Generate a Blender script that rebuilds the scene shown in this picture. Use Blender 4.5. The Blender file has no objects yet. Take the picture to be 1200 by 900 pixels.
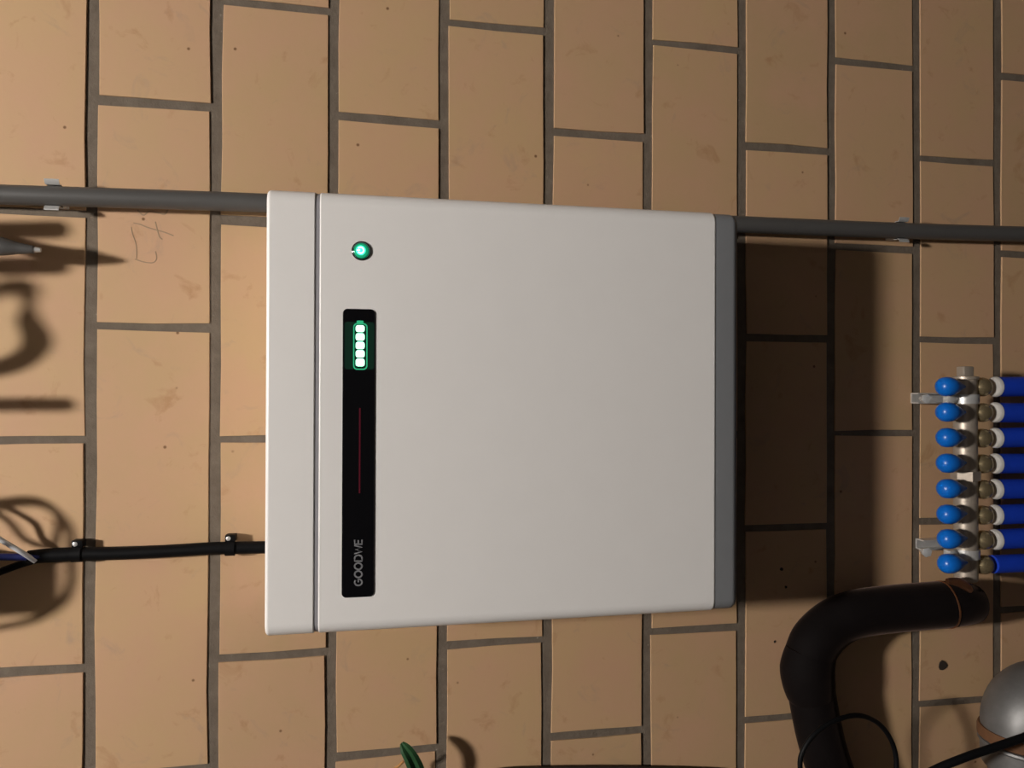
import bpy, bmesh, math, random
from mathutils import Vector, Matrix

# ------------------------------------------------------------------ frame of reference
# The photograph is turned a quarter: its left edge is up in the room, its bottom edge is
# to the left.  s runs down the wall, t runs to the left along it, d comes out of it (metres).
F = 850.0
S0, T0, D0 = 0.3665, 0.4366, 1.0387          # camera foot on the wall and distance from it
RX, RY, RZ = -0.0040, -0.1872, 0.0042
ZC = 1.30                                     # camera height above the floor
def W(s, t, d): return Vector((T0 - t, -d, ZC + S0 - s))
def rotm():
    a = Matrix.Rotation(RX, 3, 'X'); b = Matrix.Rotation(RY, 3, 'Y'); c = Matrix.Rotation(RZ, 3, 'Z')
    return c @ b @ a
M = rotm()
A = Matrix(((0, 0, -1), (-1, 0, 0), (0, 1, 0)))
MA = M @ A
CAM = Vector((0, -D0, ZC))

# ------------------------------------------------------------------ camera, world, exposure
sc = bpy.context.scene
C = sc.collection
cd = bpy.data.cameras.new('camera'); cam = bpy.data.objects.new('camera', cd); C.objects.link(cam)
cd.sensor_width = 36; cd.lens = F / 1200 * 36; cd.clip_start = 0.02
right, up, back = MA[0], -MA[1], -MA[2]
cam.matrix_world = Matrix(((right.x, up.x, back.x, CAM.x), (right.y, up.y, back.y, CAM.y),
                           (right.z, up.z, back.z, CAM.z), (0, 0, 0, 1)))
sc.camera = cam
w = bpy.data.worlds.new('world'); sc.world = w; w.use_nodes = True
w.node_tree.nodes['Background'].inputs[0].default_value = (0.5, 0.45, 0.4, 1)
w.node_tree.nodes['Background'].inputs[1].default_value = 0.0
vs = sc.view_settings
vs.view_transform = 'Standard'; vs.look = 'None'; vs.gamma = 1; vs.use_curve_mapping = False
vs.exposure = 0.0
sc.cycles.max_bounces = 5; sc.cycles.diffuse_bounces = 3
LAMP_S, LAMP_T, LAMP_D = -2.12, 0.25, 1.65     # the ceiling lamp
LAMP_POWER = 870.0
LAMP_COL = (1.0, 0.955, 0.905)

# ------------------------------------------------------------------ helpers
def ray(px, py): return MA.transposed() @ Vector(((px - 600) / F, (py - 450) / F, 1))
def P(px, py, d):
    """the point at distance d from the wall that the photograph shows at px, py"""
    r = ray(px, py); k = (-d - CAM.y) / r.y
    return CAM + r * k
def st(px, py, d):
    p = P(px, py, d); return (S0 + ZC - p.z, T0 - p.x)
LAMP = W(LAMP_S, LAMP_T, LAMP_D)
def SH(px, py, d):
    """the point at distance d whose lamp shadow falls on the wall where the photograph shows px, py"""
    q = P(px, py, 0); return q + (LAMP - q) * (d / LAMP_D)

def mat(name, col=(.5, .5, .5), rough=.5, metal=0, emit=None, es=0, spec=.5, coat=0):
    m = bpy.data.materials.new(name); m.use_nodes = True
    b = m.node_tree.nodes['Principled BSDF']
    b.inputs['Base Color'].default_value = (*col, 1); b.inputs['Roughness'].default_value = rough
    b.inputs['Metallic'].default_value = metal; b.inputs['Specular IOR Level'].default_value = spec
    b.inputs['Coat Weight'].default_value = coat
    if emit: b.inputs['Emission Color'].default_value = (*emit, 1); b.inputs['Emission Strength'].default_value = es
    return m
class NT:
    def __init__(s, m): s.t = m.node_tree; s.b = s.t.nodes['Principled BSDF']
    def n(s, ty, ins=None, **kw):
        x = s.t.nodes.new(ty)
        for k, v in kw.items(): setattr(x, k, v)
        for k, v in (ins or {}).items():
            if isinstance(v, bpy.types.NodeSocket): s.t.links.new(v, x.inputs[k])
            else: x.inputs[k].default_value = v
        return x
    def pos(s): return s.n('ShaderNodeNewGeometry').outputs['Position']
    def noise(s, scale, detail=3, rough=.55, vec=None, dist=0):
        return s.n('ShaderNodeTexNoise', {'Vector': vec or s.pos(), 'Scale': scale, 'Detail': detail, 'Roughness': rough, 'Distortion': dist}).outputs['Fac']
    def ramp(s, fac, stops):
        r = s.n('ShaderNodeValToRGB', {'Fac': fac}); e = r.color_ramp.elements
        while len(e) < len(stops): e.new(.5)
        for x, (p, c) in zip(e, stops):
            x.position = p; x.color = (*c, 1) if isinstance(c, tuple) else (c, c, c, 1)
        return r.outputs['Color']
    def mix(s, fac, a, b, mode='MIX'):
        x = s.n('ShaderNodeMix', data_type='RGBA', blend_type=mode)
        for k, v in ((0, fac), (6, a), (7, b)):
            if isinstance(v, bpy.types.NodeSocket): s.t.links.new(v, x.inputs[k])
            else: x.inputs[k].default_value = (*v, 1) if isinstance(v, tuple) else v
        return x.outputs[2]
    def bump(s, h, strength, dist):
        x = s.n('ShaderNodeBump', {'Height': h, 'Strength': strength, 'Distance': dist})
        s.t.links.new(x.outputs[0], s.b.inputs['Normal'])
    def col(s, c): s.t.links.new(c, s.b.inputs['Base Color'])
    def rough(s, c): s.t.links.new(c, s.b.inputs['Roughness'])
def speckled(name, col, rough, amount=.15, scale=60, metal=0, bump=.1, spec=.5, coat=0):
    """plain colour with a little procedural unevenness"""
    m = mat(name, col, rough, metal, spec=spec, coat=coat); t = NT(m)
    f = t.noise(scale, 4)
    t.col(t.mix(f, tuple(c * (1 - amount) for c in col), tuple(min(1, c * (1 + amount)) for c in col)))
    if bump: t.bump(t.noise(scale * 6, 2), bump, .0006)
    return m

def obj(name, verts, faces, material, parent=None, smooth=False, origin=None):
    """one mesh object; verts in room coordinates"""
    me = bpy.data.meshes.new(name)
    o = bpy.data.objects.new(name, me); C.objects.link(o)
    if origin is None:
        origin = sum((Vector(v) for v in verts), Vector()) / len(verts) if parent is None else Vector((0, 0, 0))
    base = Vector(origin)
    if parent is not None:
        base = world_loc(parent)
        o.parent = parent
    else: o.location = base
    me.from_pydata([tuple(Vector(v) - base) for v in verts], [], faces); me.update()
    bm = bmesh.new(); bm.from_mesh(me); bmesh.ops.recalc_face_normals(bm, faces=bm.faces)
    bm.to_mesh(me); bm.free()
    me.materials.append(material)
    if smooth:
        for p in me.polygons: p.use_smooth = True
        try: me.set_sharp_from_angle(angle=math.radians(38))
        except Exception: pass
    return o
def world_loc(o):
    v = Vector(o.location)
    while o.parent: o = o.parent; v += Vector(o.location)
    return v
def thing(name, label, cat, loc, group=None):
    o = bpy.data.objects.new(name, None); C.objects.link(o); o.location = loc
    o.empty_display_size = .05
    return tag(o, label, cat, group)
def tag(o, label, cat, group=None):
    o['label'] = label; o['category'] = cat
    if group: o['group'] = group
    return o

class MB:
    """collects shapes for ONE mesh"""
    def __init__(s): s.v = []; s.f = []
    def add(s, v, f):
        k = len(s.v); s.v += [Vector(a) for a in v]; s.f += [tuple(i + k for i in q) for q in f]; return s
    def loops(s, rings, close=True, caps=True):
        n = len(rings[0]); v = [p for r in rings for p in r]; f = []
        for i in range(len(rings) - 1):
            for j in range(n if close else n - 1):
                k = (j + 1) % n
                f.append((i * n + j, i * n + k, (i + 1) * n + k, (i + 1) * n + j))
        if caps: f += [tuple(range(n)), tuple((len(rings) - 1) * n + j for j in range(n))]
        return s.add(v, f)
    def tube(s, pts, r, seg=16, caps=True, sub=0):
        pts = [Vector(p) for p in pts]
        rad = list(r) if isinstance(r, (list, tuple)) else [r] * len(pts)
        if sub: pts, rad = spline(pts, rad, sub)
        rings = []; ref = None
        for i, p in enumerate(pts):
            tg = (pts[min(i + 1, len(pts) - 1)] - pts[max(i - 1, 0)]).normalized()
            if ref is None: ref = tg.orthogonal().normalized()
            ref = (ref - tg * ref.dot(tg)).normalized(); bn = tg.cross(ref)
            rings.append([p + (ref * math.cos(a) + bn * math.sin(a)) * rad[i] for a in (2 * math.pi * k / seg for k in range(seg))])
        return s.loops(rings, True, caps)
    def lathe(s, p0, axis, prof, seg=20, caps=True):
        """prof: (distance along axis, radius)"""
        ax = Vector(axis).normalized(); u = ax.orthogonal().normalized(); v = ax.cross(u); p0 = Vector(p0)
        rings = [[p0 + ax * h + (u * math.cos(a) + v * math.sin(a)) * max(r, 1e-5) for a in (2 * math.pi * k / seg for k in range(seg))] for h, r in prof]
        return s.loops(rings, True, caps)
    def box(s, a, b, bev=.0):
        """bevelled box between two room points"""
        a, b = Vector(a), Vector(b)
        lo = Vector([min(a[i], b[i]) for i in range(3)]); hi = Vector([max(a[i], b[i]) for i in range(3)])
        bm = bmesh.new(); bmesh.ops.create_cube(bm, size=1)
        for v in bm.verts: v.co = Vector([lo[i] + (v.co[i] + .5) * (hi[i] - lo[i]) for i in range(3)])
        if bev: bmesh.ops.bevel(bm, geom=bm.edges[:], offset=bev, segments=2, profile=.5, affect='EDGES')
        bm.verts.index_update()
        s.add([v.co.copy() for v in bm.verts], [tuple(v.index for v in f.verts) for f in bm.faces]); bm.free()
        return s
    def plate(s, outline, d0, d1, bev=0):
        """outline: list of (s, t); solid between distances d0 and d1 from the wall"""
        rings = [[W(a, b, d0) for a, b in outline], [W(a, b, d1 - bev) for a, b in outline]]
        if bev:
            cs = sum(a for a, b in outline) / len(outline); ct = sum(b for a, b in outline) / len(outline)
            mx = max(math.hypot(a - cs, b - ct) for a, b in outline)
            n = len(outline); ins = []
            for i in range(n):
                p, q, r = outline[i - 1], outline[i], outline[(i + 1) % n]
                tx, ty = r[0] - p[0], r[1] - p[1]; L = math.hypot(tx, ty) or 1
                nx, ny = -ty / L, tx / L
                if nx * (cs - q[0]) + ny * (ct - q[1]) < 0: nx, ny = -nx, -ny
                ins.append((q[0] + nx * bev, q[1] + ny * bev))
            rings.append([W(a, b, d1) for a, b in ins])
        return s.loops(rings)
    def build(s, name, material, parent=None, smooth=True, origin=None):
        return obj(name, s.v, s.f, material, parent, smooth, origin)
def spline(pts, rad, n):
    op, orr = [], []
    for i in range(len(pts) - 1):
        a, b, c, d = pts[max(i - 1, 0)], pts[i], pts[i + 1], pts[min(i + 2, len(pts) - 1)]
        for k in range(n):
            u = k / n
            op.append(.5 * ((2 * b) + (c - a) * u + (2 * a - 5 * b + 4 * c - d) * u * u + (3 * b - a - 3 * c + d) * u ** 3))
            orr.append(rad[i] + (rad[i + 1] - rad[i]) * u)
    op.append(pts[-1]); orr.append(rad[-1]); return op, orr
def rrect(s0, s1, t0, t1, r, n=6):
    out = []
    for cs, ct, a0 in ((s1 - r, t1 - r, 0), (s0 + r, t1 - r, 90), (s0 + r, t0 + r, 180), (s1 - r, t0 + r, 270)):
        for k in range(n + 1):
            a = math.radians(a0 + 90 * k / n); out.append((cs + r * math.cos(a), ct + r * math.sin(a)))
    return out

# ------------------------------------------------------------------ materials
def brick_material():
    m = mat('tan_block', (.6, .38, .2), .62, spec=.3); t = NT(m)
    rnd = t.n('ShaderNodeObjectInfo').outputs['Random']
    base = t.ramp(rnd, [(0, (.53, .345, .185)), (.4, (.57, .37, .195)), (.7, (.55, .352, .195)), (1, (.515, .337, .18))])
    blot = t.ramp(t.noise(9, 5, .6), [(.38, 0), (.66, 1)])
    base = t.mix(t.n('ShaderNodeMath', {0: blot, 1: .75}, operation='MULTIPLY').outputs[0], base, (.58, .34, .21))
    stain = t.ramp(t.noise(23, 5, .62, dist=.6), [(.60, 0), (.74, 1)])
    base = t.mix(t.n('ShaderNodeMath', {0: stain, 1: .6}, operation='MULTIPLY').outputs[0], base, (.40, .21, .09))
    grey = t.ramp(t.noise(16, 6, .65, dist=1.2), [(.60, 0), (.76, 1)])
    base = t.mix(t.n('ShaderNodeMath', {0: grey, 1: .35}, operation='MULTIPLY').outputs[0], base, (.30, .24, .19))
    vo = t.n('ShaderNodeTexVoronoi', {'Vector': t.pos(), 'Scale': 26.0, 'Randomness': 1.0})
    pit = t.ramp(vo.outputs['Distance'], [(.035, 1), (.07, 0)])
    sel = t.ramp(t.n('ShaderNodeSeparateColor', {0: vo.outputs['Color']}).outputs[0], [(.68, 0), (.70, 1)])
    pm = t.n('ShaderNodeMath', {0: pit, 1: sel}, operation='MULTIPLY').outputs[0]
    base = t.mix(pm, base, (.22, .11, .05))
    t.col(base)
    h = t.n('ShaderNodeMath', {0: t.noise(45, 5, .6), 1: pm}, operation='SUBTRACT').outputs[0]
    t.bump(h, .25, .0012)
    return m
def mortar_material():
    m = mat('grey_mortar', (.19, .15, .11), .9, spec=.1); t = NT(m)
    c = t.ramp(t.noise(35, 6, .65), [(.25, (.135, .108, .082)), (.55, (.178, .143, .110)), (.85, (.225, .185, .145))])
    sp = t.ramp(t.noise(140, 2), [(.74, 0), (.80, 1)])
    t.col(t.mix(t.n('ShaderNodeMath', {0: sp, 1: .5}, operation='MULTIPLY').outputs[0], c, (.50, .45, .38)))
    t.bump(t.noise(120, 5, .7), .6, .0025)
    return m
m_brick = brick_material(); m_mortar = mortar_material()
m_plaster = speckled('grey_plaster', (.030, .027, .025), .9, .12, 6)
m_floor = speckled('concrete', (.028, .025, .023), .8, .25, 5)
m_white = speckled('white_powder_coat', (.90, .868, .838), .34, .015, 30, bump=.04, spec=.45)
m_grey = speckled('grey_plastic', (.23, .235, .245), .45, .05, 40, bump=.05)
m_groove = mat('grey_gap', (.33, .32, .34), .6)
m_black = mat('black_glass', (.004, .004, .005), .05, spec=.35)
m_led = mat('green_led', (.2, .8, .5), .4, emit=(.42, 1, .68), es=2.6)
m_bat = mat('green_symbol', (.02, .2, .1), .4, emit=(.02, .42, .19), es=.75)
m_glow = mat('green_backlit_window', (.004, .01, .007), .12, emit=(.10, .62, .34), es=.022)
m_logo = mat('silver_print', (.20, .20, .21), .5)
m_bezel = mat('chrome', (.14, .145, .14), .10, 1.0)
m_btn = mat('green_lit_ring', (.02, .3, .15), .15, emit=(.0, .45, .20), es=.45)
m_btn2 = mat('bright_lit_disc', (.1, .8, .6), .2, emit=(.05, 1, .62), es=1.1)
m_sym = mat('white_lit_symbol', (.8, .9, .9), .3, emit=(.75, 1, .95), es=1.6)
m_pipe = speckled('grey_conduit_plastic', (.088, .084, .080), .42, .06, 30, bump=.03)
m_steel = speckled('zinc_plated_steel', (.66, .65, .63), .35, .12, 80, metal=.45)
m_blackp = speckled('black_cable_plastic', (.005, .005, .0055), .5, .2, 60, spec=.12)
m_foam = speckled('black_foam_insulation', (.0060, .0045, .0045), .75, .4, 25, bump=.3, spec=.06)
fb = m_foam.node_tree.nodes['Principled BSDF']; fb.inputs['Sheen Weight'].default_value = .18; fb.inputs['Sheen Roughness'].default_value = .35; fb.inputs['Sheen Tint'].default_value = (.9, .6, .48, 1)
m_copper = mat('copper', (.55, .25, .13), .38, 1.0)
m_blue = speckled('blue_cap_plastic', (.004, .15, .62), .30, .05, 60, bump=.02)
m_bluep = speckled('blue_pipe_sleeve', (.003, .045, .52), .6, .18, 30, bump=.2)
m_bluew = mat('blue_wire', (.008, .014, .10), .4)
m_whitew = mat('white_wire', (.55, .55, .56), .45)
m_nickel = speckled('nickel_plated_brass', (.52, .44, .36), .42, .08, 60, metal=.55)
m_brass = speckled('dull_brass', (.42, .33, .19), .27, .15, 60, metal=.75)
m_collar = speckled('white_collar_plastic', (.52, .50, .47), .6, .15, 90)
m_zinc = speckled('galvanised_steel', (.22, .215, .21), .50, .35, 30, metal=.6, bump=.35)
m_rust = speckled('rust_brown', (.15, .065, .025), .8, .35, 60, bump=.4)
m_leaf = speckled('dark_green_leaf', (.022, .070, .026), .38, .5, 90, bump=.4)
m_stem = mat('orange_stem', (.45, .22, .07), .5)
m_shadow_band = speckled('brown_shadow_band', (.025, .014, .010), .85, .3, 60)
m_pencil = mat('pencil_mark', (.36, .245, .15), .9)
m_hole = mat('dark_hole', (.03, .02, .013), .95)
m_case = speckled('light_grey_case', (.5, .5, .5), .5, .04, 30)

# ------------------------------------------------------------------ room shell
XL, XR, ZT, YF = -1.35, 1.45, 3.86, -3.0       # left, right, ceiling, wall behind the camera
def struct(name, mb, m, parent=None):
    o = mb.build(name, m, parent, smooth=False)
    if parent is None: o['kind'] = 'structure'
    return o
wall = struct('wall_back', MB().box((XL - .1, .0018, 0), (XR + .1, .22, ZT)), m_mortar)
struct('floor', MB().box((XL - .1, YF - .1, -.1), (XR + .1, .22, 0)), m_floor)
struct('ceiling', MB().box((XL - .1, YF - .1, ZT), (XR + .1, .22, ZT + .1)), m_plaster)
struct('wall_left', MB().box((XL - .1, YF, 0), (XL, 0.0065, ZT)), m_plaster)
struct('wall_right', MB().box((XR, YF, 0), (XR + .1, 0.0065, ZT)), m_plaster)
struct('wall_front', MB().box((XL - .1, YF - .1, 0), (XR + .1, YF, ZT)), m_plaster)

# ------------------------------------------------------------------ bricks, one by one
PITCH, LEN = .1542, .2975
JB, JH = .0152, .0108
def brick_mesh(L, H, rng):
    a, b = L / 2, H / 2; j = lambda k=.0011: rng.uniform(-k, k)
    per = [(-a, -b), (-a / 3, -b), (a / 3, -b), (a, -b), (a, 0), (a, b), (a / 3, b), (-a / 3, b), (-a, b), (-a, 0)]
    per = [(x + j(), z + j()) for x, z in per]
    e = .0006
    r0 = [(x * (1 - e / a), 0, z * (1 - e / b)) for x, z in per]
    r1 = [(x, e * .8, z) for x, z in per]
    r2 = [(x, .0295, z) for x, z in per]
    n = len(per); v = r0 + r1 + r2; f = [tuple(range(n))]
    for q in range(2):
        for i in range(n): k = (i + 1) % n; f.append((q * n + i, q * n + k, (q + 1) * n + k, (q + 1) * n + i))
    me = bpy.data.meshes.new('brick'); me.from_pydata(v, [], f); me.update()
    bm = bmesh.new(); bm.from_mesh(me); bmesh.ops.recalc_face_normals(bm, faces=bm.faces); bm.to_mesh(me); bm.free()
    me.materials.append(m_brick); return me
MARK = st(180, 270, 0)                         # the brick with the pencilled figures lies true
rng = random.Random(7)
meshes = [brick_mesh(LEN - JH, PITCH - JB, rng) for _ in range(10)]
wall_at = world_loc(wall)
HEAD = {0: .2115, 1: .0600}                    # head joint phase of alternate courses (t)
row = -40
for row in range(-22, 14):
    # course between bed joints at s = row*PITCH and (row+1)*PITCH (s = 0 is a bed joint)
    sc_ = (row + .5) * PITCH
    zc = ZC + S0 - sc_
    if zc + PITCH / 2 < .01 or zc - PITCH / 2 > ZT - .01: continue
    z_lo, z_hi = max(zc - (PITCH - JB) / 2, 0.001), min(zc + (PITCH - JB) / 2, ZT - .001)
    ph = HEAD[1] if row % 2 == 0 else HEAD[0]
    for k in range(-8, 10):
        tc = ph + (k + .5) * LEN
        x0, x1 = T0 - tc - (LEN - JH) / 2, T0 - tc + (LEN - JH) / 2
        jx = rng.uniform(-.0012, .0012); x0 += jx; x1 += jx
        if x1 < XL + .02 or x0 > XR - .02: continue
        y = rng.uniform(-.0008, .0005)
        marked = abs(T0 - (x0 + x1) / 2 - MARK[1]) < .14 and abs(sc_ - MARK[0]) < .07
        if marked: y = 0.0
        cx0, cx1 = max(x0, XL + .001), min(x1, XR - .001)
        whole = cx0 == x0 and cx1 == x1 and z_hi - z_lo > PITCH - JB - 1e-4
        me = rng.choice(meshes) if whole else brick_mesh(cx1 - cx0, z_hi - z_lo, rng)
        o = bpy.data.objects.new('brick', me); C.objects.link(o); o.parent = wall
        o.location = Vector(((cx0 + cx1) / 2, y, (z_lo + z_hi) / 2)) - wall_at
        if whole and not marked: o.rotation_euler = (rng.uniform(-.003, .003), rng.uniform(-.0035, .0035), rng.uniform(-.002, .002))
# pencilled figures on the brick beside the conduit, and a drilled hole with two small pits
def stroke(mb, pts, wd):
    q, _ = spline([P(140 + x / 9.48, 225 + y / 9.48, .0002) for x, y in pts], [0] * len(pts), 5)
    rings = []
    for i, p in enumerate(q):
        tg = (q[min(i + 1, len(q) - 1)] - q[max(i - 1, 0)]).normalized(); n = tg.cross(Vector((0, 1, 0))).normalized()
        rings.append([p + n * wd, p + Vector((0, -.0002, 0)), p - n * wd, p + Vector((0, .0012, 0))])
    mb.loops(rings)
pm = MB()
stroke(pm, [(155, 345), (230, 360), (300, 390), (400, 420), (500, 448), (600, 486)], .0008)
stroke(pm, [(398, 330), (420, 420), (445, 500), (475, 525)], .0008)
stroke(pm, [(130, 390), (145, 470), (185, 590), (190, 740)], .0006)
stroke(pm, [(170, 745), (240, 770), (310, 785), (380, 782), (412, 735), (400, 660)], .0007)
stroke(pm, [(200, 200), (265, 258), (330, 218), (440, 236), (505, 246), (540, 190)], .0009)
pm.build('pencil_figures', m_pencil, wall, False)
for (x, y, r, nm) in ((1105, 780, .0085, 'drill_hole'), (916, 667, .0028, 'drill_hole'), (921, 688, .0022, 'drill_hole'), (908, 752, .002, 'drill_hole')):
    cs, ct = st(x, y, .0012)
    rg = random.Random(x)
    ol = [(cs + r * rg.uniform(.75, 1.1) * math.cos(a), ct + r * rg.uniform(.75, 1.1) * math.sin(a)) for a in (2 * math.pi * k / 11 for k in range(11))]
    MB().plate(ol, -.004, .0014).build(nm, m_hole, wall, False)

# ------------------------------------------------------------------ battery unit
UT0, UT1, US0, US1, UD = .2108, .7235, .2450, .8265, .180
ub = W(US1, (UT0 + UT1) / 2, 0.0)
unit = thing('home_battery', 'white wall-mounted battery cabinet with black display strip and grey bottom edge', 'battery', ub)
def section(s, ins, dmin=.012, r=.016, n=8):
    """rounded front corners; ring at height s, drawn in by ins"""
    t0, t1, d1 = UT0 + ins, UT1 - ins, UD - ins; r = max(r - ins, .002)
    out = [(t0, dmin), (t0, d1 - r)]
    out += [(t0 + r - r * math.cos(a), d1 - r + r * math.sin(a)) for a in (math.pi / 2 * k / n for k in range(1, n + 1))]
    out += [(t1 - r + r * math.sin(a), d1 - r + r * math.cos(a)) for a in (math.pi / 2 * k / n for k in range(0, n + 1))]
    out += [(t1, dmin)]
    return [W(s, t, d) for t, d in out]
def weighted(o):
    k = o.modifiers.new('weighted_normal', 'WEIGHTED_NORMAL'); k.mode = 'FACE_AREA'; k.weight = 100; k.keep_sharp = True
    return o
def shell(s0, s1, b0, b1, ins=0, n=4, **kw):
    rings = []
    for k in range(n + 1):
        a = math.pi / 2 * k / n
        rings.append(section(s0 + b0 * (1 - math.cos(a)), ins + b0 * (1 - math.sin(a)), **kw))
    for k in range(n + 1):
        a = math.pi / 2 * (1 - k / n)
        rings.append(section(s1 - b1 * (1 - math.cos(a)), ins + b1 * (1 - math.sin(a)), **kw))
    return MB().loops(rings)
sA = st(368.7, 450, UD)[0]; sB = st(373.8, 450, UD)[0]; sC = st(840, 450, UD)[0]
body = weighted(shell(sB, sC, .0018, .004).build('body', m_white, unit))
weighted(shell(US0, sA, .0045, .0015).build('top_cover', m_white, unit))
shell(sA - .003, sB + .003, .0005, .0005, ins=.0013).build('seam', m_groove, unit)
weighted(shell(sC - .002, US1, .0005, .010, ins=.0012).build('bottom_cover', m_grey, unit))
MB().box(W(.30, .30, .013), W(.76, .63, .0012), .002).build('wall_bracket', m_steel, unit)
# display strip
def quad_panel(x0, x1, y0, y1, d): 
    a = st(x0, y0, d); b = st(x1, y1, d); return a[0], b[0], a[1], b[1]
PD = UD + .0012
a0 = st(401, 531, PD)[0]; a1 = st(439, 531, PD)[0]; tt0 = st(420, 362, PD)[1]; tt1 = st(420, 700, PD)[1]
panel = MB().plate(rrect(a0, a1, tt0, tt1, .0055), UD - .002, PD, .0004).build('display_panel', m_black, unit)
def px_plate(x0, x1, y0, y1, r, d0, d1, bev=0):
    s0, s1, t0, t1 = quad_panel(x0, x1, y0, y1, d1); return MB().plate(rrect(s0, s1, t0, t1, r, 4), d0, d1, bev)
px_plate(404, 438.3, 377, 433, .003, PD - .0005, PD + .0001).build('backlit_window', m_glow, panel, False)
px_plate(414, 430.5, 378.5, 433.5, .0045, PD, PD + .00022).build('battery_symbol', m_bat, panel, False)
px_plate(418, 426, 375.6, 379.5, .0012, PD, PD + .0002).build('battery_symbol_tip', m_bat, panel, False)
px_plate(415.4, 429.1, 380.0, 432.0, .0035, PD, PD + .0003).build('battery_symbol_inside', m_glow, panel, False)
for y0, y1 in ((381, 389.2), (390.5, 399.2), (400.5, 409.2), (410.3, 419), (420.2, 429.3)):
    px_plate(416.9, 427.2, y0, y1, .0026, PD, PD + .0006, .0002).build('indicator_light', m_led, panel, False)
m_red_reflection = mat('dim_red_reflection', (.02, .002, .004), .3, emit=(1, .06, .16), es=.05)
px_plate(420.8, 422.2, 478, 578, .0005, PD, PD + .0001).build('red_reflection', m_red_reflection, panel, False)  # reflection in the display, put in as a dim glowing line
# lettering: strokes in letter coordinates (u along the word, v up)
lg = MB()
def letter(y_lo, y_hi, paths):
    for pth in paths:
        q = [P(425 - 10.2 * v, y_lo + (y_hi - y_lo) * u, PD + .0001) for u, v in pth]
        rings = []
        wd = .0009
        for i, p in enumerate(q):
            closed = pth[0] == pth[-1]
            pa = q[i - 1] if i else (q[-2] if closed else q[0]); pb = q[i + 1] if i < len(q) - 1 else (q[1] if closed else q[-1])
            tg = (pb - pa).normalized(); n = tg.cross(Vector((0, 1, 0))).normalized() * wd
            o_ = Vector((0, -.00016, 0)); rings.append([p + n + o_, p - n + o_, p - n, p + n])
        lg.loops(rings)
def arc(cx, cy, rx, ry, a0, a1, n=12):
    return [(cx + rx * math.cos(math.radians(a0 + (a1 - a0) * k / n)), cy + ry * math.sin(math.radians(a0 + (a1 - a0) * k / n))) for k in range(n + 1)]
def oval():
    q = arc(.5, .5, .40, .42, 0, 360, 20); q[-1] = q[0]; return q
letter(687, 677.6, [arc(.5, .5, .40, .42, 50, 330, 16) + [(.86, .5), (.5, .5)]])
letter(677.6, 668.2, [oval()])
letter(668.2, 658.8, [oval()])
letter(658.8, 649.4, [[(.14, .08), (.14, .92), (.5, .92)] + arc(.5, .5, .38, .42, 80, -80, 8) + [(.5, .08), (.14, .08)]])
letter(649.4, 638.6, [[(.04, .95), (.28, .08), (.5, .8), (.72, .08), (.96, .95)]])
letter(638.6, 632.0, [[(.92, .92), (.14, .92), (.14, .08), (.92, .08)], [(.14, .5), (.85, .5)]])
lg.build('lettering', m_logo, panel, False)
# power button
bc = P(423.5, 294, UD); out = Vector((0, -1, 0)); UPZ = Vector((0, 0, 1))
btn = MB().lathe(bc + Vector((0, .001, 0)), out, [(0, .0112), (.0018, .0112), (.0028, .0104), (.0030, .0096), (.0022, .0086), (.0012, .0082)], 32).build('power_button', m_bezel, unit)
MB().lathe(bc, out, [(.0002, .0084), (.0012, .0084), (.0016, .0078), (.0018, .0066)], 32).build('lit_ring', m_btn, btn)
MB().lathe(bc + Vector((.0003, 0, .0006)), out, [(.0010, .0058), (.0021, .0056), (.0024, .0045)], 28).build('lit_disc', m_btn2, btn)
sy = MB(); c0 = bc + Vector((.0003, -.0025, .0006))
sy.tube([c0 + Vector((math.sin(a), 0, math.cos(a))) * .0034 for a in (math.radians(35 + 290 * k / 14) for k in range(15))], .0008, 6)
sy.tube([c0 + Vector((0, 0, .0008)), c0 + Vector((0, 0, .0044))], .0008, 6)
sy.build('power_symbol', m_sym, btn)

# ------------------------------------------------------------------ grey conduit behind the unit
PR = .0125
pts = [P(x, y, .026) for x, y in ((-120, 223.5), (0, 228), (150, 232.5), (312, 238), (590, 249.5), (870, 263), (1060, 270.5), (1200, 274.5), (1330, 278))]
cond = MB().tube(pts, PR, 20, sub=4).build('conduit_pipe', m_pipe)
tag(cond, 'dark grey plastic conduit running behind the battery along the whole wall', 'pipe')
def clamp(x, y, tilt, label):
    c = P(x, y, .026); th = thing('pipe_clamp', label, 'clamp', W(*st(x, y, 0), .0))
    def lip(sgn):
        m_ = MB(); hw = .0085
        # spring band round the back of the pipe ending in an outward lip
        prof = [(math.cos(math.radians(a)) * (PR + .0012), math.sin(math.radians(a)) * (PR + .0012)) for a in range(-90, 16, 15)]
        prof += [(PR + .0028, .0062), (PR + .0062, .0078)]
        ring = []
        for u, v in prof:
            ring.append([c + Vector((sgn * u, -v, zz)) for zz in (hw, -hw)] + [c + Vector((sgn * (u + .0010), -v + .0003, zz)) for zz in (-hw, hw)])
        return m_.loops(ring)
    lip(1).build('spring_band', m_steel, th); lip(-1).build('spring_band', m_steel, th)
    MB().box(c + Vector((-.011, .0255, -.009)), c + Vector((.011, PR + .0005, .009)), .001).build('clamp_foot', m_steel, th)
    return th
clamp(63, 229.5, 0, 'small steel spring clamp on grey conduit near the left edge, beside dangling plug')
clamp(1056, 270.3, 0, 'small steel spring clamp on grey conduit between the battery and the right edge')

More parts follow.
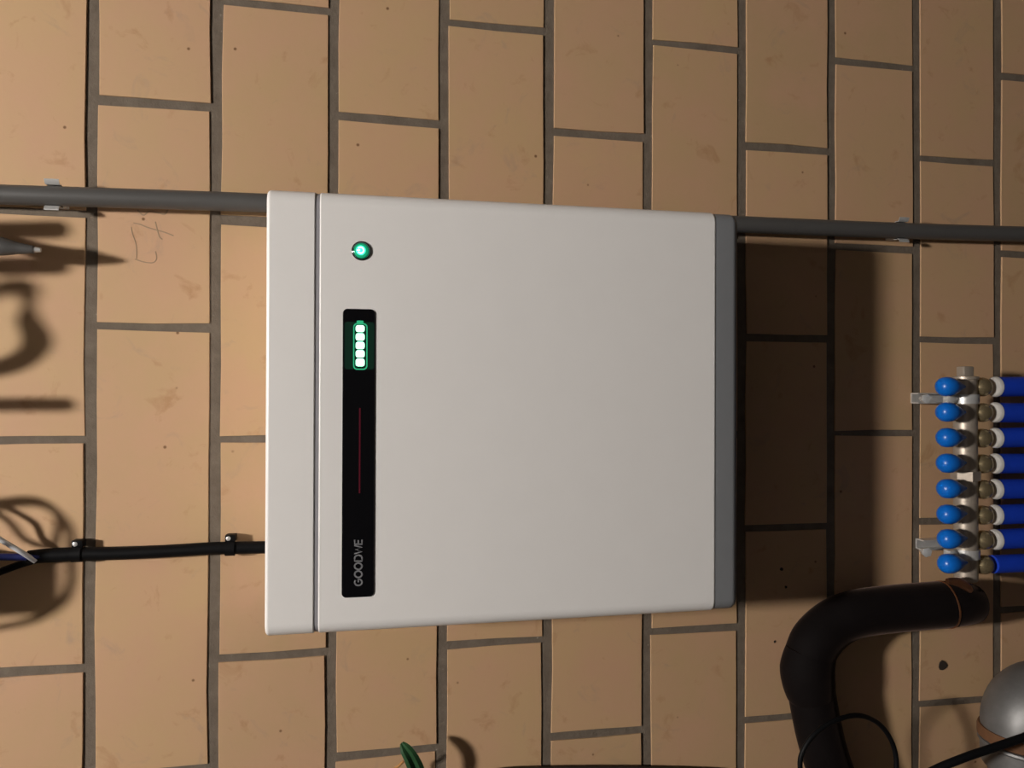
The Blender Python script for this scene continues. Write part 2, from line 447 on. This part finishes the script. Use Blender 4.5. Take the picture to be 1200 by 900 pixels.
# ------------------------------------------------------------------ black cable bundle into the unit top
cb = thing('cable_bundle', 'black sleeved cable bundle running from left edge into the battery, fanning into wires', 'cable', P(308, 643, 0.001))
MB().tube([P(x, y, dd) for x, y, dd in ((318, 641, .0125), (300, 641.5, .0125), (250, 642.5, .0125), (200, 645.5, .0125), (140, 648.5, .0125), (100, 649, .0125), (62, 650.5, .0135), (33, 653, .016))],
          [.0084] * 5 + [.0088, .0094, .0085], 16, sub=5).build('sleeve', m_blackp, cb)
MB().tube([P(x, y, dd) for x, y, dd in ((70, 652, .015), (38, 657, .016), (0, 670, .02), (-45, 688, .03), (-120, 700, .05))], .0048, 10, sub=6).build('black_wire', m_blackp, cb)
MB().tube([P(x, y, dd) for x, y, dd in ((70, 651, .016), (40, 652.5, .02), (0, 652.5, .024), (-45, 650, .03), (-120, 640, .05))], .0045, 10, sub=6).build('blue_wire', m_bluew, cb)
MB().tube([P(x, y, dd) for x, y, dd in ((42, 658, .022), (22, 645, .028), (0, 632, .03), (-30, 612, .04), (-110, 590, .06))], .0032, 10, sub=6).build('white_wire', m_whitew, cb)
def cable_clip(x, y, label):
    c = P(x, y, .0125); th = thing('cable_clip', label, 'clip', P(x, y, 0.001))
    m_ = MB()
    ring = []
    for k in range(9):
        a = math.radians(-10 + 200 * k / 8)
        u, v = math.cos(a), math.sin(a)
        ring.append([c + Vector((u * rr, -v * rr, zz)) for rr, zz in ((.0086, .006), (.0105, .006), (.0105, -.006), (.0086, -.006))])
    m_.loops(ring); m_.build('saddle', m_blackp, th)
    MB().box(c + Vector((.0085, .0115, -.0065)), c + Vector((.0175, -.003, .0065)), .001).build('nail_lug', m_blackp, th)
    MB().lathe(c + Vector((.0132, -.002, .002)), (0, -1, 0), [(0, .0028), (.0018, .0030), (.0024, .0018)], 10).build('nail_head', m_steel, th)
cable_clip(91, 649, 'black nailed clip on cable bundle where its wires fan out')
cable_clip(270, 642, 'black nailed clip on cable bundle close to the battery')

# ------------------------------------------------------------------ heating manifold
MD = .075
ys = [453, 483, 513, 543, 573, 603, 632, 661]
man = thing('pipe_manifold', 'nickel manifold bar with eight blue caps, lower right beside black pipe', 'manifold', P(1133, 560, 0))
def bar_pt(y): return P(1131 + (y - 450) * .004, y, MD)
BR = .0165
ax = (bar_pt(680) - bar_pt(440)).normalized()
Lb = (bar_pt(680) - bar_pt(444)).length
MB().lathe(bar_pt(444), ax, [(0, BR * .9), (.0015, BR), (Lb - .002, BR), (Lb, BR * .9)], 28).build('bar', m_nickel, man)
MB().lathe(bar_pt(441.5), ax, [(-.001, BR * .7), (0, BR * 1.12), (.004, BR * 1.12), (.005, BR)], 28).build('flange', m_nickel, man)
e0 = bar_pt(436)
MB().box(e0 + Vector((-.0075, -.008, -.0085)), e0 + Vector((.0085, .008, .0085)), .0012).build('end_plug', m_copper if False else m_nickel, man)
MB().lathe(bar_pt(557) - ax * .008, ax, [(0, BR), (.001, BR * 1.22), (.015, BR * 1.22), (.016, BR)], 6).build('coupling_nut', m_nickel, man)
DN = Vector((0, 0, -1))
for i, y in enumerate(ys):
    top = P(1099.5 + i * .35, y, MD + .028)
    MB().lathe(top, DN + Vector((0, .03, 0)), [(0, .001), (.0010, .0062), (.0035, .0105), (.008, .0136), (.014, .0145), (.020, .0142), (.026, .0124), (.033, .0090), (.040, .0050), (.047, .0018)], 24).build('valve_cap', m_blue, man)
    c = P(1152 + i * .3, y + .5, MD + .004)
    MB().lathe(c + Vector((0, 0, .028)), DN, [(0, .006), (.011, .007), (.015, .0118), (.020, .0143), (.026, .0148), (.031, .0138), (.0335, .0125), (.034, .009), (.036, .008)], 20).build('outlet_valve', m_brass, man)
# wall brackets with clamps
for (y, nm) in ((467.5, 'a'), (648, 'b')):
    b0 = bar_pt(y); m_ = MB()
    zc_ = b0.z; x_ = b0.x
    top = P(1076 if nm == 'a' else 1082, y, .022).z
    m_.box((x_ - .008, .0, top - .004), (x_ + .008, -.003, zc_ - .045))         # strap on the wall
    m_.box((x_ - .0085, -.003, top - .004), (x_ - .0065, -.018, zc_ - .04)); m_.box((x_ + .0065, -.003, top - .004), (x_ + .0085, -.018, zc_ - .04))
    br = m_.build('bracket', m_steel, man, False)
    cl = MB(); ring = []
    for k in range(25):
        a = 2 * math.pi * k / 24
        ring.append([b0 + Vector((xx, math.cos(a) * rr, math.sin(a) * rr)) for rr, xx in ((BR + .0005, -.007), (BR + .0025, -.007), (BR + .0025, .007), (BR + .0005, .007))])
    cl.loops(ring, True, False); cl.build('clamp_band', m_steel, man)
    ear = MB().box(b0 + Vector((-.007, -.006, BR)), b0 + Vector((.007, .004, BR + .020)), .0015).build('clamp_ear', m_steel, man, False)
    MB().lathe(b0 + Vector((0, -.004, BR + .013)), (0, -1, 0), [(0, .0075), (.005, .0075), (.006, .006)], 6).build('bolt_head', m_steel, ear)
    MB().lathe(b0 + Vector((0, .03, BR + .035)), (0, -1, .3), [(0, .004), (.012, .004), (.013, .0075), (.018, .0075), (.019, .005)], 6).build('bracket_screw', m_steel, br)
# blue pipes
words = ['first', 'second', 'third', 'fourth', 'fifth', 'sixth', 'seventh', 'eighth']
for i, y in enumerate(ys):
    lab = '%s blue sleeved pipe of eight under the manifold, counted from the conduit side' % words[i]
    c = P(1164 + (0 if i < 7 else -4), y + .3, MD + .004)
    th = thing('blue_pipe', lab, 'pipe', Vector((c.x, c.y, 0.0)), 'blue pipes under the manifold')
    rr = .0152 if i < 7 else .0138
    sp = random.Random(i)
    pts = [c + Vector((0, 0, -.004)), c + Vector((sp.uniform(-.001, .001), 0, -.06)), c + Vector((sp.uniform(-.002, .002), .002, -.12)), Vector((c.x, c.y + .004, .001))]
    MB().tube(pts, rr, 16, sub=4).build('sleeve', m_bluep, th)
    if i < 7: MB().lathe(c + Vector((0, 0, .0015)), DN, [(0, .0085), (.001, .0140), (.003, .0155), (.006, .0158), (.007, .013)], 20).build('white_collar', m_collar, th)

# ------------------------------------------------------------------ black insulated pipe
BD = .040
ip = thing('insulated_pipe', 'thick black foam-wrapped pipe curving from the manifold end', 'pipe', P(950, 800, 0))
def seg(pp, r, nm, m_=m_foam, sub=6): return MB().tube([P(x, y, dd) for x, y, dd in pp], r, 24, sub=sub).build(nm, m_, ip)
R0 = .0352
BE = .066
seg([(1142, 707.5, BE), (1136, 707.2, BE), (1122, 707.2, BE), (1105, 708.5, .063)], [R0 * .80, R0 * .88, R0 * .96, R0 * 1.0], 'foam_sleeve')
seg([(1105, 708.5, .063), (1050, 713, .054), (1005, 719, .046), (978, 730, BD), (957, 750, BD), (949, 768, BD)], [R0] * 3 + [R0 * 1.0, R0 * 1.02, R0 * 1.02], 'foam_sleeve')
seg([(950, 765, BD), (946, 785, BD), (948, 803, BD), (951, 814, BD)], [R0 * 1.03, R0 * 1.12, R0 * 1.08, R0 * 1.0], 'foam_sleeve')
seg([(950, 806, BD), (956, 840, BD), (964, 875, BD), (976, 910, BD), (1000, 960, BD)], [R0 * .98] * 5, 'foam_sleeve')
j0, j1 = P(1108, 708.2, .0635), P(1102, 708.9, .0625)
MB().lathe(j0, j1 - j0, [(0, R0), (.0004, R0 * 1.022), (.0022, R0 * 1.022), (.0026, R0)], 32).build('copper_ring', m_copper, ip)
MB().tube([P(1110, 681, .105), P(1122, 682, .105), P(1132, 687, .105), P(1137, 692, .102)], [.004, .0065, .0065, .004], 14, sub=3).build('copper_tail', m_copper, ip)

# ------------------------------------------------------------------ galvanised elbow, lower right corner
ED = .085
el = thing('metal_elbow', 'dull galvanised pipe elbow with rust-brown joint, bottom right corner', 'elbow', P(1195, 850, 0))
c = P(1200, 857, ED); ER = .060
pts = []; rad = []
LEFT = Vector((-1, 0, 0))
for k in range(13):                           # quarter bend: from the left, turning down
    a = math.pi / 2 * k / 12
    pts.append(c + Vector((ER * .78 * math.sin(a), 0, -ER * .78 * (1 - math.cos(a))))); rad.append(ER * (.96 + .05 * math.sin(2 * a)))
pts.append(pts[-1] + Vector((0, 0, -.06))); rad.append(ER)
MB().tube(pts, rad, 28).build('bend', m_zinc, el)
MB().lathe(c, LEFT, [(-.004, ER * 1.0), (.0, ER * 1.03), (.012, ER * 1.03), (.015, ER * .95)], 32).build('rust_joint', m_rust, el)
MB().lathe(c + LEFT * .014, LEFT, [(0, ER * .9), (.002, ER * 1.0), (.005, ER * 1.02), (.008, ER * .97), (.035, ER * .95), (.038, ER * .95), (.042, ER * .90)], 32).build('socket', m_zinc, el)
pts = [c + LEFT * .050 + Vector((0, 0, 0)), c + LEFT * .075 + Vector((0, -.004, -.006)), c + LEFT * .10 + Vector((0, -.012, -.022)), c + LEFT * .16 + Vector((0, -.02, -.03))]
MB().tube(pts, [ER * .84, ER * .84, ER * .84, ER * .84], 28, sub=4).build('inlet_pipe', m_zinc, el)
MB().tube([c + Vector((-.045, -.045, -.07)), c + Vector((-.10, -.06, -.055)), c + Vector((-.2, -.05, -.05))], .03, 20, sub=4).build('rusty_branch', m_rust, el)

# ------------------------------------------------------------------ thin black cables in front
lp = MB().tube([P(x, y, dd) for x, y, dd in ((948, 960, .15), (938, 905, .15), (941, 880, .15), (958, 857, .15), (985, 842, .145), (1010, 839, .13), (1032, 850, .115), (1047, 874, .11), (1050, 905, .11), (1040, 960, .11))], .0034, 10, sub=8).build('cable_loop', m_blackp)
tag(lp, 'thin black cable loop arching over the black foam pipe', 'cable')
cc = MB().tube([P(x, y, dd) for x, y, dd in ((1040, 935, .14), (1090, 905, .15), (1130, 888, .16), (1165, 876, .165), (1200, 864, .17), (1270, 838, .17))], .0056, 12, sub=6).build('black_cable', m_blackp)
tag(cc, 'black cable crossing diagonally in front of the metal elbow', 'cable')

# ------------------------------------------------------------------ plant twig at the left of the wall
tw = thing('plant_twig', 'dark green leaf on an orange stem, poking in at the bottom edge', 'plant', P(480, 930, .01))
def leaf(path, widths, nm):
    q, wd = spline([Vector(p) for p in path], widths, 6); m_ = MB(); rings = []
    for i, p in enumerate(q):
        tg = (q[min(i + 1, len(q) - 1)] - q[max(i - 1, 0)]).normalized(); n = tg.cross(Vector((0, -1, 0))).normalized()
        o_ = Vector((0, -1, 0)); wv = wd[i]
        rings.append([p + n * wv + o_ * wv * .25, p + n * wv * .5 + o_ * wv * .05 , p - o_ * .0004, p - n * wv * .5 + o_ * wv * .05, p - n * wv + o_ * wv * .25,
                      p - n * wv * .5 + o_ * (wv * .35 + .0012), p + o_ * .0012, p + n * wv * .5 + o_ * (wv * .35 + .0012)])
    m_.loops(rings); return m_.build(nm, m_leaf, tw)
TD = .043
leaf([P(470.5, 870.5, TD), P(475, 877, TD + .004), P(482, 888, TD + .006), P(488, 902, TD + .004), P(491, 918, TD), P(490, 935, TD - .01)], [.0028, .0078, .0098, .0108, .009, .003], 'leaf')
leaf([P(575, 912, TD), P(590, 918, TD), P(615, 930, TD), P(640, 935, TD)], [.002, .012, .014, .004], 'leaf')
MB().tube([P(473, 892, TD - .006), P(468, 897, TD - .006), P(462, 906, TD - .008), P(490, 932, .03)], .0018, 8, sub=4).build('orange_stem', m_stem, tw)
MB().tube([P(440, 950, .03), P(490, 932, .03), P(560, 908, .016), P(640, 903.5, .012), P(740, 903, .012), P(840, 905.5, .012), P(900, 913, .012)], [.004, .005, .005, .006, .006, .005, .003], 10, sub=4).build('shadow_band_branch', m_shadow_band, tw)  # added branch, coloured dark in place of a shadow band along the wall

# ------------------------------------------------------------------ unseen shadow casters added beyond the left edge, and one seen plug
caster_mount = thing('shadow_caster_mount', 'unseen light grey box added beyond the left edge to carry the shadow casters', 'shadow_caster_mount', W(-.42, .45, .0))  # made-up box out of view, carries the shadow casters
MB().box(W(-.95, .16, .14), W(-.42, .72, .012), .012).build('case', m_case, caster_mount)
MB().box(W(-.90, .22, .02), W(-.50, .66, .0012), .002).build('wall_bracket', m_steel, caster_mount)  # bracket of the added unseen box
MB().box(W(-.80, .36, .142), W(-.70, .52, .139), .001).build('display_panel', m_black, caster_mount)  # panel of the added unseen box
# grey plug whose tip reaches into the frame
gp = thing('dangling_plug', 'dark grey tapered plug with silver tip beside the conduit', 'plug', P(48, 292, .058))
MB().tube([W(-.43, .235, .055), W(-.30, .230, .055), P(-40, 283, .056), P(0, 288.5, .058), P(22, 291, .058), P(40, 292.5, .058)], [.004, .0045, .010, .0115, .007, .0045], 14, sub=4).build('plug_body', m_pipe, gp)
MB().tube([P(36, 292.2, .058), P(48, 293, .058)], [.0042, .0026], 12).build('silver_tip', m_steel, gp)
def top(x, y, d):
    p = SH(x, y, d); return Vector((p.x, p.y, ZC + S0 + .418))
def hang(name, label, cat, path, r, mt=m_blackp, sub=6):
    o = MB().tube(path, r, 12, sub=sub).build(name, mt); return tag(o, label, cat)
HD = .10
hang('shadow_caster_rod', 'straight black connector beyond the left edge, nearest the conduit, added to cast its shadow', 'connector', [top(-60, 271, HD), SH(-60, 271, HD), SH(68, 269, HD)], .0115)
hang('shadow_caster_rod', 'black connector beyond the left edge with a cable loop below it, added to cast shadow', 'connector', [top(-60, 312, HD), SH(-60, 312, HD), SH(68, 311, HD)], .0115)
hang('shadow_caster_rod', 'lone thin black connector beyond the left edge, added to cast its straight shadow', 'connector', [top(-60, 470, HD), SH(-60, 474, HD), SH(78, 474, HD)], .0085)
hang('shadow_caster_cable', 'kinked thick black cable beyond the left edge between two connectors, added to cast its shadow', 'cable', [top(-60, 352, .14), SH(-40, 350, .14), SH(10, 336, .14), SH(30, 338, .14), SH(33, 358, .13), SH(34, 378, .12), SH(43, 398, .11), SH(30, 418, HD), SH(-5, 432, HD), SH(-80, 440, HD), top(-60, 445, HD)], [.006, .006, .010, .010, .0045, .010, .0115, .0105, .010, .009, .009])
hang('shadow_caster_cable', 'thin black cable loop beyond the left edge, widest of its loops, added to cast shadow', 'cable', [top(-60, 600, .08), SH(-60, 596, .08), SH(10, 586, .08), SH(45, 586, .08), SH(68, 602, .08), SH(68, 625, .08), SH(60, 640, .07), SH(30, 632, .07), SH(5, 606, .07), SH(-60, 580, .07), top(-60, 570, .07)], .0035)
hang('shadow_caster_cable', 'thin black cable beyond the left edge curling round the adapter, added to cast shadow', 'cable', [top(-60, 612, .09), SH(-60, 606, .09), SH(40, 590, .09), SH(80, 615, .09), SH(84, 650, .09), SH(84, 685, .09), SH(66, 712, .09), SH(0, 735, .09), top(-60, 740, .09)], .0038)
a = SH(-90, 662, .12); b = SH(82, 722, .12)
ad = MB().box((a.x, -.085, a.z), (b.x, -.115, b.z), .006).build('shadow_caster_adapter', m_blackp); tag(ad, 'black box-shaped adapter hanging beyond the left edge, added to cast its shadow', 'adapter')

# ------------------------------------------------------------------ ceiling lamp
lamp = thing('ceiling_lamp', 'round glowing ceiling lamp on a short stem, out of the picture', 'lamp', Vector((LAMP.x, LAMP.y, ZT)))
RL = .100
m_glass = mat('lamp_globe', (.9, .9, .9), .5, emit=LAMP_COL, es=LAMP_POWER)
MB().lathe(LAMP + Vector((0, 0, RL)), DN, [(RL * (1 - math.cos(math.pi * k / 16)), RL * math.sin(math.pi * k / 16)) for k in range(17)], 24).build('globe', m_glass, lamp)
MB().tube([Vector((LAMP.x, LAMP.y, ZT - .001)), LAMP + Vector((0, 0, RL - .004))], .008, 12).build('stem', m_steel, lamp)
MB().lathe(Vector((LAMP.x, LAMP.y, ZT - .001)), DN, [(0, .05), (.012, .05), (.02, .02)], 24).build('rose', m_case, lamp)
